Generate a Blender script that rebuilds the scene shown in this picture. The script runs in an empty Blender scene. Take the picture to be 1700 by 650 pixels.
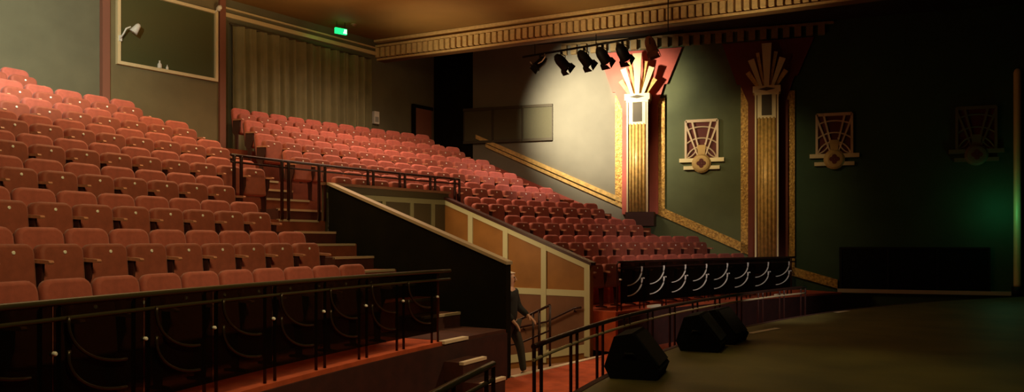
import bpy, bmesh, math, random
from mathutils import Vector, Matrix

random.seed(7)
PI = math.pi
scn = bpy.context.scene
C = scn.collection

# ----------------------------------------------------------------------------------------------
# layout of the house: +x along the rows (house left to house right), +y from stage to back wall, z up from the
# lower gangway.  Rows are concentric arcs about (0, CY).
# ----------------------------------------------------------------------------------------------
CY = 15.544 - 33.873
RA, PK = 33.873, 0.95424          # radius of the back row's seat fronts, spacing of the rows
EYE = 2.08
ROWS = 'abcdefghi'                # a = back row ... i = front row


def badge_z(k):
    return 2.814 - 0.40544 * k - 0.00153 * k * k + EYE


def floor_z(k):
    return badge_z(k) - 0.80


def arc(R, s, Rref=None):
    a = s / (Rref or R)
    return Vector((R * math.sin(a), CY + R * math.cos(a), 0)), a


def wall_x(y):                    # inner face of the right-hand side wall
    return 12.337 - 0.309 * y


# ----------------------------------------------------------------------------------------------
# materials
# ----------------------------------------------------------------------------------------------
def mat(name, col, rough=0.6, metal=0.0, noise=0.0, nscale=8.0, bump=0.0, bscale=60.0, emit=None, estr=0.0, sheen=0.0, col2=None, spec=0.5):
    m = bpy.data.materials.new(name)
    m.use_nodes = True
    nt = m.node_tree
    b = nt.nodes['Principled BSDF']
    b.inputs['Base Color'].default_value = (*col, 1)
    b.inputs['Roughness'].default_value = rough
    b.inputs['Metallic'].default_value = metal
    b.inputs['Specular IOR Level'].default_value = spec
    if sheen:
        b.inputs['Sheen Weight'].default_value = sheen
    if emit:
        b.inputs['Emission Color'].default_value = (*emit, 1)
        b.inputs['Emission Strength'].default_value = estr
    tc = nt.nodes.new('ShaderNodeTexCoord')
    if noise or col2:
        n = nt.nodes.new('ShaderNodeTexNoise')
        n.inputs['Scale'].default_value = nscale
        n.inputs['Detail'].default_value = 4
        nt.links.new(tc.outputs['Object'], n.inputs['Vector'])
        r = nt.nodes.new('ShaderNodeValToRGB')
        c2 = col2 or tuple(max(0, c * (1 - noise)) for c in col)
        r.color_ramp.elements[0].color = (*c2, 1)
        r.color_ramp.elements[0].position = 0.32
        r.color_ramp.elements[1].color = (*[min(1, c * (1 + noise * .35)) for c in col], 1)
        r.color_ramp.elements[1].position = 0.68
        nt.links.new(n.outputs['Fac'], r.inputs['Fac'])
        nt.links.new(r.outputs['Color'], b.inputs['Base Color'])
    if bump:
        n2 = nt.nodes.new('ShaderNodeTexNoise')
        n2.inputs['Scale'].default_value = bscale
        n2.inputs['Detail'].default_value = 3
        nt.links.new(tc.outputs['Object'], n2.inputs['Vector'])
        bp = nt.nodes.new('ShaderNodeBump')
        bp.inputs['Strength'].default_value = bump
        bp.inputs['Distance'].default_value = 0.02
        nt.links.new(n2.outputs['Fac'], bp.inputs['Height'])
        nt.links.new(bp.outputs['Normal'], b.inputs['Normal'])
    return m


M = {}
M['fabric'] = mat('fabric', (0.43, 0.098, 0.066), 0.75, noise=.15, nscale=14, bump=.15, bscale=150, sheen=.15)
M['fabric_seat'] = mat('fabric_seat', (0.32, 0.074, 0.042), 0.7, noise=.15, nscale=14, bump=.15, bscale=150, sheen=.1)
M['arm_wood'] = mat('arm_wood', (0.58, 0.25, 0.15), 0.4, noise=.2, nscale=20)
M['seat_shell'] = mat('seat_shell', (0.05, 0.014, 0.01), 0.5)
M['plate'] = mat('plate', (0.95, 0.92, 0.84), 0.3)  # near-white: the glint on the seat plates is put into the colour
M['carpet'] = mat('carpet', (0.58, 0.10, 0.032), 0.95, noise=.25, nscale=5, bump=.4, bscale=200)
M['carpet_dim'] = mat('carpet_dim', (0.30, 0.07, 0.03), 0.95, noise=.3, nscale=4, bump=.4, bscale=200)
M['riser_dark'] = mat('riser_dark', (0.045, 0.010, 0.008), 0.8, noise=.3, nscale=6)
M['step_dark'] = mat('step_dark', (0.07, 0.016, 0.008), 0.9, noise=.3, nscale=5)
M['nosing'] = mat('nosing', (0.55, 0.42, 0.28), 0.5)
M['nosing_white'] = mat('nosing_white', (0.8, 0.68, 0.5), 0.45)
M['stage'] = mat('stage', (0.13, 0.11, 0.028), 0.55, noise=.35, nscale=1.2, bump=.1, bscale=30)
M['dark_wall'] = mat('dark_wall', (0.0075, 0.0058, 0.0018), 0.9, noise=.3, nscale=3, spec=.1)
M['back_paint'] = mat('back_paint', (0.16, 0.15, 0.09), 0.85, noise=.15, nscale=1.5)
M['booth_paint'] = mat('booth_paint', (0.20, 0.16, 0.075), 0.85, noise=.15, nscale=1.5)
M['strip_paint'] = mat('strip_paint', (0.26, 0.10, 0.06), 0.7)
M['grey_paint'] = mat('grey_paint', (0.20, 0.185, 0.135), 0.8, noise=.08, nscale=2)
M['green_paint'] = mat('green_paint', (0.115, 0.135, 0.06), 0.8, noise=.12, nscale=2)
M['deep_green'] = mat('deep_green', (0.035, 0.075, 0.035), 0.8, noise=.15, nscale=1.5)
M['black_wall'] = mat('black_wall', (0.010, 0.010, 0.007), 0.9)
M['ceiling'] = mat('ceiling', (0.25, 0.14, 0.036), 0.8, noise=.2, nscale=.6)
M['soffit'] = mat('soffit', (0.022, 0.014, 0.007), 0.9)
M['gold'] = mat('gold', (0.75, 0.48, 0.15), 0.42, metal=.15, noise=.3, nscale=10, bump=.2, bscale=30)
M['gold_rough'] = mat('gold_rough', (0.78, 0.46, 0.10), 0.45, metal=.2, col2=(0.32, 0.16, 0.03), nscale=16, bump=.9, bscale=22)
M['gold_light'] = mat('gold_light', (0.85, 0.72, 0.42), 0.4, metal=.2)
M['cream'] = mat('cream', (0.60, 0.60, 0.38), 0.55)
M['batten_shaded'] = mat('batten_shaded', (0.20, 0.19, 0.10), 0.6)  # battens at the entrance back, low light painted into the colour
M['cap_tan'] = mat('cap_tan', (0.42, 0.33, 0.20), 0.5)
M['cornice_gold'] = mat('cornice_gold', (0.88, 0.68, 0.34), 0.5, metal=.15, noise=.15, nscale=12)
M['cornice_shaded'] = mat('cornice_shaded', (0.34, 0.23, 0.09), 0.6, noise=.2, nscale=12)  # wall cornice gold, darkened in the colour where little light falls
M['cornice_gap'] = mat('cornice_gap', (0.16, 0.08, 0.025), 0.8)
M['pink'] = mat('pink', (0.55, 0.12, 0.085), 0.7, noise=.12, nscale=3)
M['pink_shaded'] = mat('pink_shaded', (0.17, 0.035, 0.018), 0.75, noise=.12, nscale=3)  # the pilaster pink with the second pilaster's dimness put into the colour
M['maroon'] = mat('maroon', (0.12, 0.02, 0.015), 0.7)
M['boss_gold'] = mat('boss_gold', (0.55, 0.36, 0.13), 0.5, metal=.2)
M['bronze_panel'] = mat('bronze_panel', (0.06, 0.045, 0.02), 0.6)
M['plaque'] = mat('plaque', (0.72, 0.55, 0.36), 0.5, metal=.1)
M['orange_panel'] = mat('orange_panel', (0.34, 0.15, 0.035), 0.6, noise=.2, nscale=2)
M['brown_panel'] = mat('brown_panel', (0.22, 0.10, 0.055), 0.6, noise=.2, nscale=2)
M['ramp'] = mat('ramp', (0.30, 0.16, 0.08), 0.7, noise=.2, nscale=3)
M['curtain'] = mat('curtain', (0.23, 0.215, 0.11), 0.9, noise=.15, nscale=3)
M['rail'] = mat('rail', (0.035, 0.010, 0.008), 0.4, metal=.2)
M['rail_green'] = mat('rail_green', (0.055, 0.045, 0.018), 0.4, metal=.3)
M['chrome'] = mat('chrome', (0.95, 0.90, 0.84), 0.25)
M['chrome_shaded'] = mat('chrome_shaded', (0.055, 0.038, 0.02), 0.3, metal=.6)  # chrome of the left curved bars, their weaker light painted in
M['black'] = mat('black', (0.006, 0.005, 0.004), 0.6, spec=.3)
M['black_matt'] = mat('black_matt', (0.005, 0.005, 0.004), 0.9, spec=.2)
M['grille'] = mat('grille', (0.008, 0.008, 0.007), 0.8, bump=.6, bscale=160)
M['brown_lamp'] = mat('brown_lamp', (0.16, 0.05, 0.02), 0.5)
M['white'] = mat('white', (0.8, 0.78, 0.70), 0.5)
M['grey_face'] = mat('grey_face', (0.35, 0.36, 0.33), 0.5)
M['tape'] = mat('tape', (0.75, 0.68, 0.50), 0.6)
M['exit'] = mat('exit', (0.02, 0.5, 0.15), 0.4, emit=(0.01, 0.75, 0.16), estr=2.0)
M['exit_white'] = mat('exit_white', (0.8, 1.0, 0.9), 0.4, emit=(0.55, 1.0, 0.75), estr=6.0)
M['acoustic'] = mat('acoustic', (0.11, 0.10, 0.055), 0.9, bump=.6, bscale=80)
M['pole'] = mat('pole', (0.80, 0.62, 0.26), 0.45, metal=.1)
M['skin'] = mat('skin', (0.68, 0.38, 0.25), 0.55)
M['hair'] = mat('hair', (0.80, 0.70, 0.56), 0.7)
M['jacket'] = mat('jacket', (0.016, 0.016, 0.014), 0.85)
M['trousers'] = mat('trousers', (0.045, 0.04, 0.03), 0.85)
M['eye'] = mat('eye', (0.02, 0.015, 0.012), 0.3)
M['lens'] = mat('lens', (0.9, 0.8, 0.6), 0.2, emit=(1.0, 0.75, 0.42), estr=4.0)


def smoked_glass():
    m = bpy.data.materials.new('smoked_glass')
    m.use_nodes = True
    nt = m.node_tree
    b = nt.nodes['Principled BSDF']
    b.inputs['Base Color'].default_value = (0.006, 0.006, 0.004, 1)
    b.inputs['Roughness'].default_value = 0.3
    b.inputs['Specular IOR Level'].default_value = 0.2
    t = nt.nodes.new('ShaderNodeBsdfTransparent')
    t.inputs['Color'].default_value = (0.34, 0.31, 0.25, 1)
    mx = nt.nodes.new('ShaderNodeMixShader')
    mx.inputs['Fac'].default_value = 0.6
    nt.links.new(b.outputs[0], mx.inputs[1])
    nt.links.new(t.outputs[0], mx.inputs[2])
    nt.links.new(mx.outputs[0], nt.nodes['Material Output'].inputs['Surface'])
    return m


M['smoked'] = smoked_glass()


def window_glass():
    m = bpy.data.materials.new('booth_glass')
    m.use_nodes = True
    b = m.node_tree.nodes['Principled BSDF']
    b.inputs['Base Color'].default_value = (0.075, 0.085, 0.035, 1)
    b.inputs['Roughness'].default_value = 0.22
    return m


M['glass'] = window_glass()


# ----------------------------------------------------------------------------------------------
# mesh helpers
# ----------------------------------------------------------------------------------------------
class MB:
    """collects faces; build() links ONE mesh object"""

    def __init__(self):
        self.v, self.f = [], []

    def add(self, vs, fs, mtx=None):
        o = len(self.v)
        for p in vs:
            p = Vector(p)
            self.v.append(mtx @ p if mtx is not None else p)
        self.f += [tuple(i + o for i in f) for f in fs]
        return self

    def box(self, x0, x1, y0, y1, z0, z1, mtx=None):
        vs = [(x, y, z) for x in (x0, x1) for y in (y0, y1) for z in (z0, z1)]
        fs = [(0, 1, 3, 2), (4, 6, 7, 5), (0, 4, 5, 1), (2, 3, 7, 6), (0, 2, 6, 4), (1, 5, 7, 3)]
        return self.add(vs, fs, mtx)

    def prism(self, pts, d0, d1, plane='xz', mtx=None):
        """polygon pts extruded along the third axis from d0 to d1"""
        n = len(pts)

        def mk(p, d):
            return {'xz': (p[0], d, p[1]), 'yz': (d, p[0], p[1]), 'xy': (p[0], p[1], d)}[plane]
        vs = [mk(p, d0) for p in pts] + [mk(p, d1) for p in pts]
        fs = [tuple(range(n)), tuple(range(2 * n - 1, n - 1, -1))]
        fs += [(i, i + n, (i + 1) % n + n, (i + 1) % n) for i in range(n)]
        return self.add(vs, fs, mtx)

    def tube(self, pts, r, n=8, closed=False, mtx=None, r_end=None):
        pts = [Vector(p) for p in pts]
        m = len(pts)
        vs, fs = [], []
        up0 = Vector((0.0123, 0.031, 1))
        for i, p in enumerate(pts):
            a = pts[i - 1] if (i or closed) else pts[i]
            b = pts[(i + 1) % m] if (i < m - 1 or closed) else pts[i]
            d = (b - a).normalized()
            up = up0 if abs(d.dot(up0.normalized())) < .95 else Vector((1, 0.02, 0))
            s = d.cross(up).normalized()
            u = s.cross(d).normalized()
            rr = r if r_end is None else r + (r_end - r) * i / max(1, m - 1)
            for k in range(n):
                t = 2 * PI * k / n
                vs.append(p + s * (rr * math.cos(t)) + u * (rr * math.sin(t)))
        rings = m if closed else m - 1
        for i in range(rings):
            j = (i + 1) % m
            for k in range(n):
                k2 = (k + 1) % n
                fs.append((i * n + k, i * n + k2, j * n + k2, j * n + k))
        if not closed:
            fs.append(tuple(range(n - 1, -1, -1)))
            fs.append(tuple((m - 1) * n + k for k in range(n)))
        return self.add(vs, fs, mtx)

    def lathe(self, prof, n=16, mtx=None):
        """prof: (r, z) pairs about the z axis"""
        vs, fs = [], []
        m = len(prof)
        for r, z in prof:
            for k in range(n):
                t = 2 * PI * k / n
                vs.append((r * math.cos(t), r * math.sin(t), z))
        for i in range(m - 1):
            for k in range(n):
                k2 = (k + 1) % n
                fs.append((i * n + k, i * n + k2, (i + 1) * n + k2, (i + 1) * n + k))
        fs.append(tuple(range(n - 1, -1, -1)))
        fs.append(tuple((m - 1) * n + k for k in range(n)))
        return self.add(vs, fs, mtx)

    def pad(self, w, z0, z1, t, rt, rb, y=0.0, puff=0.02, mtx=None, taper=0.0):
        """upholstered slab in the xz plane, front face towards -y, rounded top (rt) and bottom (rb) corners"""
        def ring(inset):
            pts = []
            hw = w / 2 - inset
            top, bot = z1 - inset, z0 + inset
            for cx, cz, r, a0 in ((hw, top, rt, 0), (-hw, top, rt, 90), (-hw, bot, rb, 180), (hw, bot, rb, 270)):
                r = max(.004, r - inset)
                sx = 1 if cx > 0 else -1
                sz = 1 if cz == top else -1
                for q in range(5):
                    a = math.radians(a0 + q * 22.5)
                    z = cz - sz * r + r * math.sin(a)
                    k = 1 - taper * (z - z0) / (z1 - z0)
                    pts.append(((cx - sx * r + r * math.cos(a)) * k, z))
            return pts
        rings = [(0.012, t), (0, t - .012), (0, puff), (puff * .4, puff * .35), (puff * 1.3, 0.0)]
        vs, fs = [], []
        n = 20
        for ins, yy in rings:
            vs += [(p[0], y + yy, p[1]) for p in ring(ins)]
        for i in range(len(rings) - 1):
            for k in range(n):
                k2 = (k + 1) % n
                fs.append((i * n + k, i * n + k2, (i + 1) * n + k2, (i + 1) * n + k))
        fs.append(tuple(range(n - 1, -1, -1)))
        fs.append(tuple((len(rings) - 1) * n + k for k in range(n)))
        return self.add(vs, fs, mtx)

    def mesh(self, name, m, smooth=False):
        me = bpy.data.meshes.new(name)
        me.from_pydata([tuple(p) for p in self.v], [], self.f)
        me.update()
        bm = bmesh.new()
        bm.from_mesh(me)
        bmesh.ops.recalc_face_normals(bm, faces=bm.faces)
        bm.to_mesh(me)
        bm.free()
        if smooth:
            for p in me.polygons:
                p.use_smooth = len(p.vertices) == 4
        me.materials.append(m)
        return me

    def build(self, name, m, parent=None, smooth=False):
        o = bpy.data.objects.new(name, self.mesh(name, m, smooth))
        C.objects.link(o)
        if parent is not None:
            o.parent = parent
        return o


def tag(o, label, cat, group=None, kind=None):
    o['label'] = label
    o['category'] = cat
    if group:
        o['group'] = group
    if kind:
        o['kind'] = kind
    return o


def thing(name, label, cat, loc=(0, 0, 0), rz=0.0, group=None):
    o = bpy.data.objects.new(name, None)
    C.objects.link(o)
    o.empty_display_size = .1
    o.location = loc
    o.rotation_euler = (0, 0, rz)
    return tag(o, label, cat, group)


def struct(o):
    o['kind'] = 'structure'
    return o


def copy_tree(o, parent=None):
    c = o.copy()
    C.objects.link(c)
    if parent is not None:
        c.parent = parent
    for ch in o.children:
        copy_tree(ch, c)
    return c


def frame_at(p, xdir, zdir=Vector((0, 0, 1))):
    """matrix with local x along xdir, local z up, local y = z cross x"""
    x = Vector(xdir).normalized()
    z = Vector(zdir).normalized()
    y = z.cross(x).normalized()
    m = Matrix((x, y, z)).transposed().to_4x4()
    m.translation = Vector(p)
    return m


# ----------------------------------------------------------------------------------------------
# camera
# ----------------------------------------------------------------------------------------------
cam = bpy.data.cameras.new('camera')
cam.sensor_width = 36
cam.lens = 1320 / 1700 * 36
cam.shift_y = 74.6 / 1700
cam.clip_end = 200
co = bpy.data.objects.new('camera', cam)
C.objects.link(co)
co.location = (-11.903, 0, EYE)
co.rotation_euler = (PI / 2, 0, 0.6322825836741036 - PI / 2)
scn.camera = co
scn.view_settings.view_transform = 'Standard'
scn.view_settings.look = 'None'
w = bpy.data.worlds.new('world')
scn.world = w
w.use_nodes = True
w.node_tree.nodes['Background'].inputs[0].default_value = (0.35, 0.22, 0.08, 1)
w.node_tree.nodes['Background'].inputs[1].default_value = 0.012

# ----------------------------------------------------------------------------------------------
# the room shell
# ----------------------------------------------------------------------------------------------
YB = 17.0                       # back wall
CZ = 7.95                       # ceiling
VX0, VX1 = -2.2, 1.1            # the sunken entrance between the two banks
VR = 29.75                      # radius where the entrance ends under row e
RF = RA - 8 * PK - 0.665        # front edge of the front-row platform


def tier_front(k):
    return RF if k == 8 else RA - PK * k - 0.30


def sector(mb, r0, r1, a0, a1, z0, z1, n=24, clampy=YB - .02):
    vs, fs = [], []
    for i in range(n + 1):
        a = a0 + (a1 - a0) * i / n
        for r in (r0, r1):
            p = Vector((r * math.sin(a), min(clampy, CY + r * math.cos(a))))
            if p.x > wall_x(p.y) - .01:
                p.x = wall_x(p.y) - .01
            for z in (z0, z1):
                vs.append((p.x, p.y, z))
    for i in range(n):
        b, c = 4 * i, 4 * (i + 1)
        fs += [(b, c, c + 1, b + 1), (b + 2, b + 3, c + 3, c + 2), (b + 1, c + 1, c + 3, b + 3), (b, b + 2, c + 2, c)]
    e = 4 * n
    fs += [(0, 1, 3, 2), (e, e + 2, e + 3, e + 1)]
    mb.add(vs, fs)


def ang_x(r, x):
    return math.asin(x / r)


def ang_wall(r):
    a = 0.0
    for _ in range(60):
        x, y = r * math.sin(a), CY + r * math.cos(a)
        a += (wall_x(y) - .02 - x) / r * .8
    return a


AL = -0.43
# the lower gangway floor
mb = MB()
mb.box(-15, 12.6, -4.0, 11.6, -0.9, -0.6)
struct(mb.build('floor', M['black_wall']))
mb = MB()
sector(mb, 22.85, RF + .02, -.55, ang_wall(24.2), -.12, 0.0, 40)
struct(mb.build('floor_gangway', M['carpet']))
# tiers
for k in range(9):
    z = floor_z(k)
    r0 = tier_front(k)
    r1 = 37.0 if k == 0 else tier_front(k - 1) + .01
    mb = MB()
    zl = z - .75
    if k >= 5:
        sector(mb, r0, r1, AL, ang_x(r0, VX0 - .12), zl, z, 24)
        sector(mb, r0, r1, ang_x(r0, VX1 + .12), min(ang_wall(r0), ang_wall(r1)), zl, z, 24)
    else:
        sector(mb, r0, r1, AL, min(ang_wall(r0), ang_wall(r1)) if k else ang_wall(r0), zl, z, 48)
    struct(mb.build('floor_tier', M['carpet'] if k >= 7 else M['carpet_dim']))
# dark fascia under the front platform and a bright lip along its edge
mb = MB()
sector(mb, RF - .03, RF + .0, AL, ang_x(RF, VX0 - .12), 0.0, floor_z(8) - .05, 24)
sector(mb, RF - .03, RF + .0, ang_x(RF, VX1 + .2), ang_wall(RF), 0.0, floor_z(8) - .05, 24)
struct(mb.build('trim_fascia', M['riser_dark']))

# half steps with light nosings in the aisle between the banks, and in the aisle by the side wall
def aisle_steps(x0, x1, ks, name='stair_flight'):
    st = MB()
    ns = MB()
    for k in ks:
        r1 = tier_front(k - 1)
        r0 = r1 - .46
        zz = floor_z(k) + .5 * (floor_z(k - 1) - floor_z(k))
        sector(st, r0, r1, ang_x(r0, x0), ang_x(r0, x1), floor_z(k) - .02, zz, 4)
        sector(ns, r0 - .012, r0 + .05, ang_x(r0, x0), ang_x(r0, x1), zz - .03, zz + .008, 4)
        sector(ns, r1 - .012, r1 + .05, ang_x(r1, x0), ang_x(r1, x1), floor_z(k - 1) - .03, floor_z(k - 1) + .008, 4)
    o = st.build(name, M['step_dark'])
    struct(o)
    c = ns.build('nosing', M['nosing'], o)
    return o


aisle_steps(-3.3, -2.36, (8, 7, 6, 5), 'trim_aisle_steps')
aisle_steps(-2.9, -1.75, (4, 3, 2, 1), 'trim_upper_aisle_steps')
mb, nb = MB(), MB()
for i, (r0, z) in enumerate(((RF - .32, floor_z(8) * .66), (RF - .62, floor_z(8) * .33))):
    sector(mb, r0, RF, ang_x(RF, -4.0), ang_x(RF, -3.4), 0, z, 4)
    sector(nb, r0 - .012, r0 + .06, ang_x(RF, -4.0), ang_x(RF, -3.4), z - .03, z + .01, 4)
sector(nb, RF - .04, RF + .06, ang_x(RF, -4.0), ang_x(RF, -3.4), floor_z(8) - .03, floor_z(8) + .01, 4)
sector(mb, RF - .01, tier_front(7), ang_x(RF, -3.88), ang_x(RF, VX0 - .14), floor_z(8) - .1, floor_z(8) + .004, 8)  # thin dark sheet added over the landing carpet, darkening it
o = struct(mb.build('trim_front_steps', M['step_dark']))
nb.build('nosing', M['nosing_white'], o)

# stage floor with a thin dark lip
mb = MB()
vs = [(-15.5, -6, .58), (13.0, -6, .58)]
n = 60
top = []
a0, a1 = -.70, ang_wall(22.85) + .0
for i in range(n + 1):
    a = a1 + (a0 - a1) * i / n
    top.append((22.85 * math.sin(a), CY + 22.85 * math.cos(a)))
poly = [(-15.5, -6), (wall_x(-6), -6)] + top
mb.prism(poly, 0.55, 0.70, 'xy')
struct(mb.build('floor_stage', M['stage']))
mb = MB()
sector(mb, 22.83, 22.90, -.65, ang_wall(22.85), 0.0, .705, 48)
struct(mb.build('trim_stage_edge', M['riser_dark']))

# back wall, strips, booth
mb = MB()
mb.box(-15, 7.4, YB, YB + .2, 0, 8.3)
struct(mb.build('wall_back', M['back_paint']))
mb = MB()
mb.box(-3.4, -.61, YB - .06, YB, 3.6, CZ)
struct(mb.build('wall_booth', M['booth_paint']))
for x in (-3.4, -.61):
    mb = MB()
    mb.box(x - .08, x + .08, YB - .13, YB, 3.6, CZ)
    struct(mb.build('trim_post', M['strip_paint']))
# gold-framed booth window
wx0, wx1, wz0, wz1 = -3.12, -.80, 5.92, 7.50
mb = MB()
mb.box(wx0, wx1, YB - .085, YB - .06, wz0, wz1)
win = struct(mb.build('window_1', M['glass']))
mb = MB()
fw = .05
mb.box(wx0 - fw, wx0 + .02, YB - .15, YB - .06, wz0 - fw, wz1 + fw)
mb.box(wx1 - .02, wx1 + fw, YB - .15, YB - .06, wz0 - fw, wz1 + fw)
mb.box(wx0 + .02, wx1 - .02, YB - .15, YB - .06, wz0 - fw, wz0 + .02)
mb.box(wx0 + .02, wx1 - .02, YB - .15, YB - .06, wz1 - .02, wz1 + fw)
mb.build('window_frame', M['gold_light'], win)

# side walls
def wallpt(y, off, z):
    nx, ny = -math.cos(math.atan(.309)), -math.sin(math.atan(.309))   # into the room
    return Vector((wall_x(y) + nx * off, y + ny * off, z))


WD = Vector((.309, -1.0, 0)).normalized()       # along the wall, towards the stage


def wframe(y, z=0.0, off=0.0):
    """local x along the wall towards the stage, local y INTO the wall, local z up; origin on the wall face"""
    return frame_at(wallpt(y, off, z), WD)


def wall_piece(name, m, y0, y1, z0, z1, t=.2):
    mb = MB()
    L = (y0 - y1) / (-WD.y)
    mb.box(0, L, 0, t, z0, z1, wframe(y0))
    return struct(mb.build(name, m))


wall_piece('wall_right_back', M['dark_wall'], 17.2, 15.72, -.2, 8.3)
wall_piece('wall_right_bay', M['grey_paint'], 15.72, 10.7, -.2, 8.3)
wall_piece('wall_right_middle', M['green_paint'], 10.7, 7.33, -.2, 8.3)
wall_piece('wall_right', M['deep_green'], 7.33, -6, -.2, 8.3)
mb = MB()
mb.prism([(-13.6 + .309 * 17.2, 17.2), (-13.6 - .309 * 4, -4), (-13.8 - .309 * 4, -4), (-13.8 + .309 * 17.2, 17.2)], -.2, 8.3, 'xy')
struct(mb.build('wall_left', M['back_paint']))

# ceilings and cornices
def corn_x(y):
    return 4.60 + .159 * (YB - y)


mb = MB()
mb.prism([(-14.5, YB), (corn_x(YB), YB), (corn_x(-4), -4), (-14.5, -4)], CZ, CZ + .2, 'xy')
struct(mb.build('ceiling', M['ceiling']))
mb = MB()
mb.prism([(corn_x(YB), YB), (7.4, YB), (13.7, -4), (corn_x(-4), -4)], 8.05, 8.2, 'xy')
struct(mb.build('ceiling_side', M['soffit']))
cd = Vector((.159, -1, 0)).normalized()
cm = frame_at((corn_x(YB), YB, 0), cd)          # local y points away from the auditorium
Lc = 21 / -cd.y
mb = MB()
mb.box(0, Lc, .02, .30, 7.36, 8.05, cm)
struct(mb.build('trim_beam', M['cornice_gap']))
mb = MB()
mb.box(0, Lc, -.10, .03, 7.74, 7.80, cm)
mb.box(0, Lc, -.16, .03, 7.88, 7.94, cm)
mb.box(0, Lc, -.03, .03, 7.37, 7.42, cm)
i = 0
while i * .185 + .11 < Lc:
    mb.box(i * .185, i * .185 + .125, -.09, .03, 7.45, 7.72, cm)
    i += 1
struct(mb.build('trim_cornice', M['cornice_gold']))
mb = MB()
mb.box(-.53, 4.6, YB - .07, YB, 7.50, 7.60)
mb.box(-.53, 4.6, YB - .05, YB, 7.70, 7.74)
struct(mb.build('trim_back_cornice', M['gold_light']))
mb = MB()
wm = wframe(12.95)
Lw = 7.6
mb.box(0, Lw, -.10, 0, 7.94, 8.0, wm)
i = 0
while i * .30 + .16 < Lw:
    mb.box(i * .30, i * .30 + .17, -.14, 0, 7.66, 7.93, wm)
    i += 1
struct(mb.build('trim_wall_cornice', M['cornice_shaded']))

# gold bay frames on the side wall
def band(mb, y0, z0, y1, z1, width, t=.06):
    """sloping or vertical band on the wall: centre line from (y0,z0) to (y1,z1)"""
    m = wframe(y0)
    L = (y0 - y1) / (-WD.y)
    if abs(L) < 1e-6:
        mb.box(-width / 2, width / 2, -t, 0, min(z0, z1), max(z0, z1), m)
    else:
        mb.prism([(0, z0 - width / 2), (L, z1 - width / 2), (L, z1 + width / 2), (0, z0 + width / 2)], -t, 0, 'xz', m)


mb = MB()
band(mb, 15.6, 5.33, 11.2, 3.27, .13, .09)
band(mb, 15.3, 5.05, 11.2, 3.10, .10, .06)
struct(mb.build('trim_bay_slope', M['gold']))
mb = MB()
band(mb, 11.27, 6.35, 11.27, 3.15, .26)
struct(mb.build('trim_bay_upright', M['gold_rough']))
mb = MB()
band(mb, 10.12, 6.2, 10.12, 2.95, .23)
band(mb, 10.22, 2.98, 7.78, 1.82, .26)
band(mb, 7.88, 6.5, 7.88, 1.75, .24)
struct(mb.build('trim_bay_frame', M['gold_rough']))
mb = MB()
band(mb, 6.75, 6.2, 6.75, 1.15, .24)
band(mb, 6.85, 1.30, 5.60, .92, .24)
struct(mb.build('trim_stage_frame', M['gold_rough']))
# sloping skirting that follows the rake
mb = MB()
m = wframe(15.5)
L = (15.5 - 6.2) / (-WD.y)
mb.prism([(0, 4.25), (L, -.05), (L, .40), (0, 4.62)], -.09, 0, 'xz', m)
struct(mb.build('baseboard_right', M['pink']))
mb = MB()
m = wframe(5.6)
mb.box(0, 4.6, -.10, 0, .70, .80, m)
struct(mb.build('baseboard_stage', M['nosing']))

# the sunken entrance: dark left wall, panelled right wall, back wall, ramp
mb = MB()
mb.prism([(7.22, -.1), (11.25, -.7), (11.25, 3.10), (7.22, 1.72)], VX0, VX0 + .12, 'yz')
wl = struct(mb.build('wall_entrance_left', M['dark_wall']))
mb = MB()
mb.prism([(7.20, 1.72), (11.27, 3.10), (11.27, 3.15), (7.20, 1.77)], VX0 - .02, VX0 + .14, 'yz')
mb.build('capping', M['cap_tan'], wl)
mb = MB()
mb.prism([(7.70, -.4), (11.6, -1.2), (11.6, 3.10), (7.70, 1.66)], VX1, VX1 + .12, 'yz')
wr = struct(mb.build('wall_entrance_right', M['orange_panel']))
def pz(y):
    return 1.66 + (y - 7.70) * (3.10 - 1.66) / 3.9


mb = MB()
mb.prism([(7.69, pz(7.69) - .13), (11.55, pz(11.55) - .13), (11.55, pz(11.55) - .03), (7.69, pz(7.69) - .03)], VX1 - .025, VX1, 'yz')
for y in (7.75, 8.74, 9.68, 10.60):
    mb.prism([(y - .06, -.1 - .2 * (y - 7.7)), (y + .06, -.1 - .2 * (y - 7.7)), (y + .06, pz(y) - .06), (y - .06, pz(y) - .06)], VX1 - .028, VX1, 'yz')
mb.prism([(7.70, 1.02), (11.5, 1.02), (11.5, 1.14), (7.70, 1.14)], VX1 - .022, VX1, 'yz')
mb.prism([(7.70, -.02), (11.5, -.78), (11.5, -.62), (7.70, .14)], VX1 - .022, VX1, 'yz')
mb.build('batten', M['cream'], wr)
mb = MB()
mb.prism([(7.66, pz(7.66) - .03), (11.6, pz(11.6) - .03), (11.6, pz(11.6) + .03), (7.66, pz(7.66) + .03)], VX1 - .03, VX1 + .15, 'yz')
mb.build('capping', M['seat_shell'], wr)
mb = MB()
for y0, y1 in ((7.81, 8.68), (8.80, 9.62), (9.74, 10.54)):
    mb.prism([(y0, .1 - .2 * (y0 - 7.7)), (y1, .1 - .2 * (y1 - 7.7)), (y1, 1.02), (y0, 1.02)], VX1 - .012, VX1, 'yz')
mb.build('lower_panel', M['brown_panel'], wr)
mb = MB()
mb.prism([(VX0, -1.3), (VX1 + .12, -1.3), (VX1 + .12, 3.10), (VX0, 3.10)], 11.32, 11.44, 'xz')
wb = struct(mb.build('wall_entrance_back', M['bronze_panel']))
mb = MB()
mb.box(VX0, VX1, 11.295, 11.32, 2.86, 2.96)
for x in (-1.5, -.75, .05, .7):
    mb.box(x - .05, x + .05, 11.295, 11.32, .3, 2.86)
mb.build('batten', M['batten_shaded'], wb)
mb = MB()
mb.box(VX0 - .05, VX1 + .15, 11.28, 11.46, 3.10, 3.15)
mb.build('capping', M['brown_panel'], wb)
mb = MB()
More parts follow.
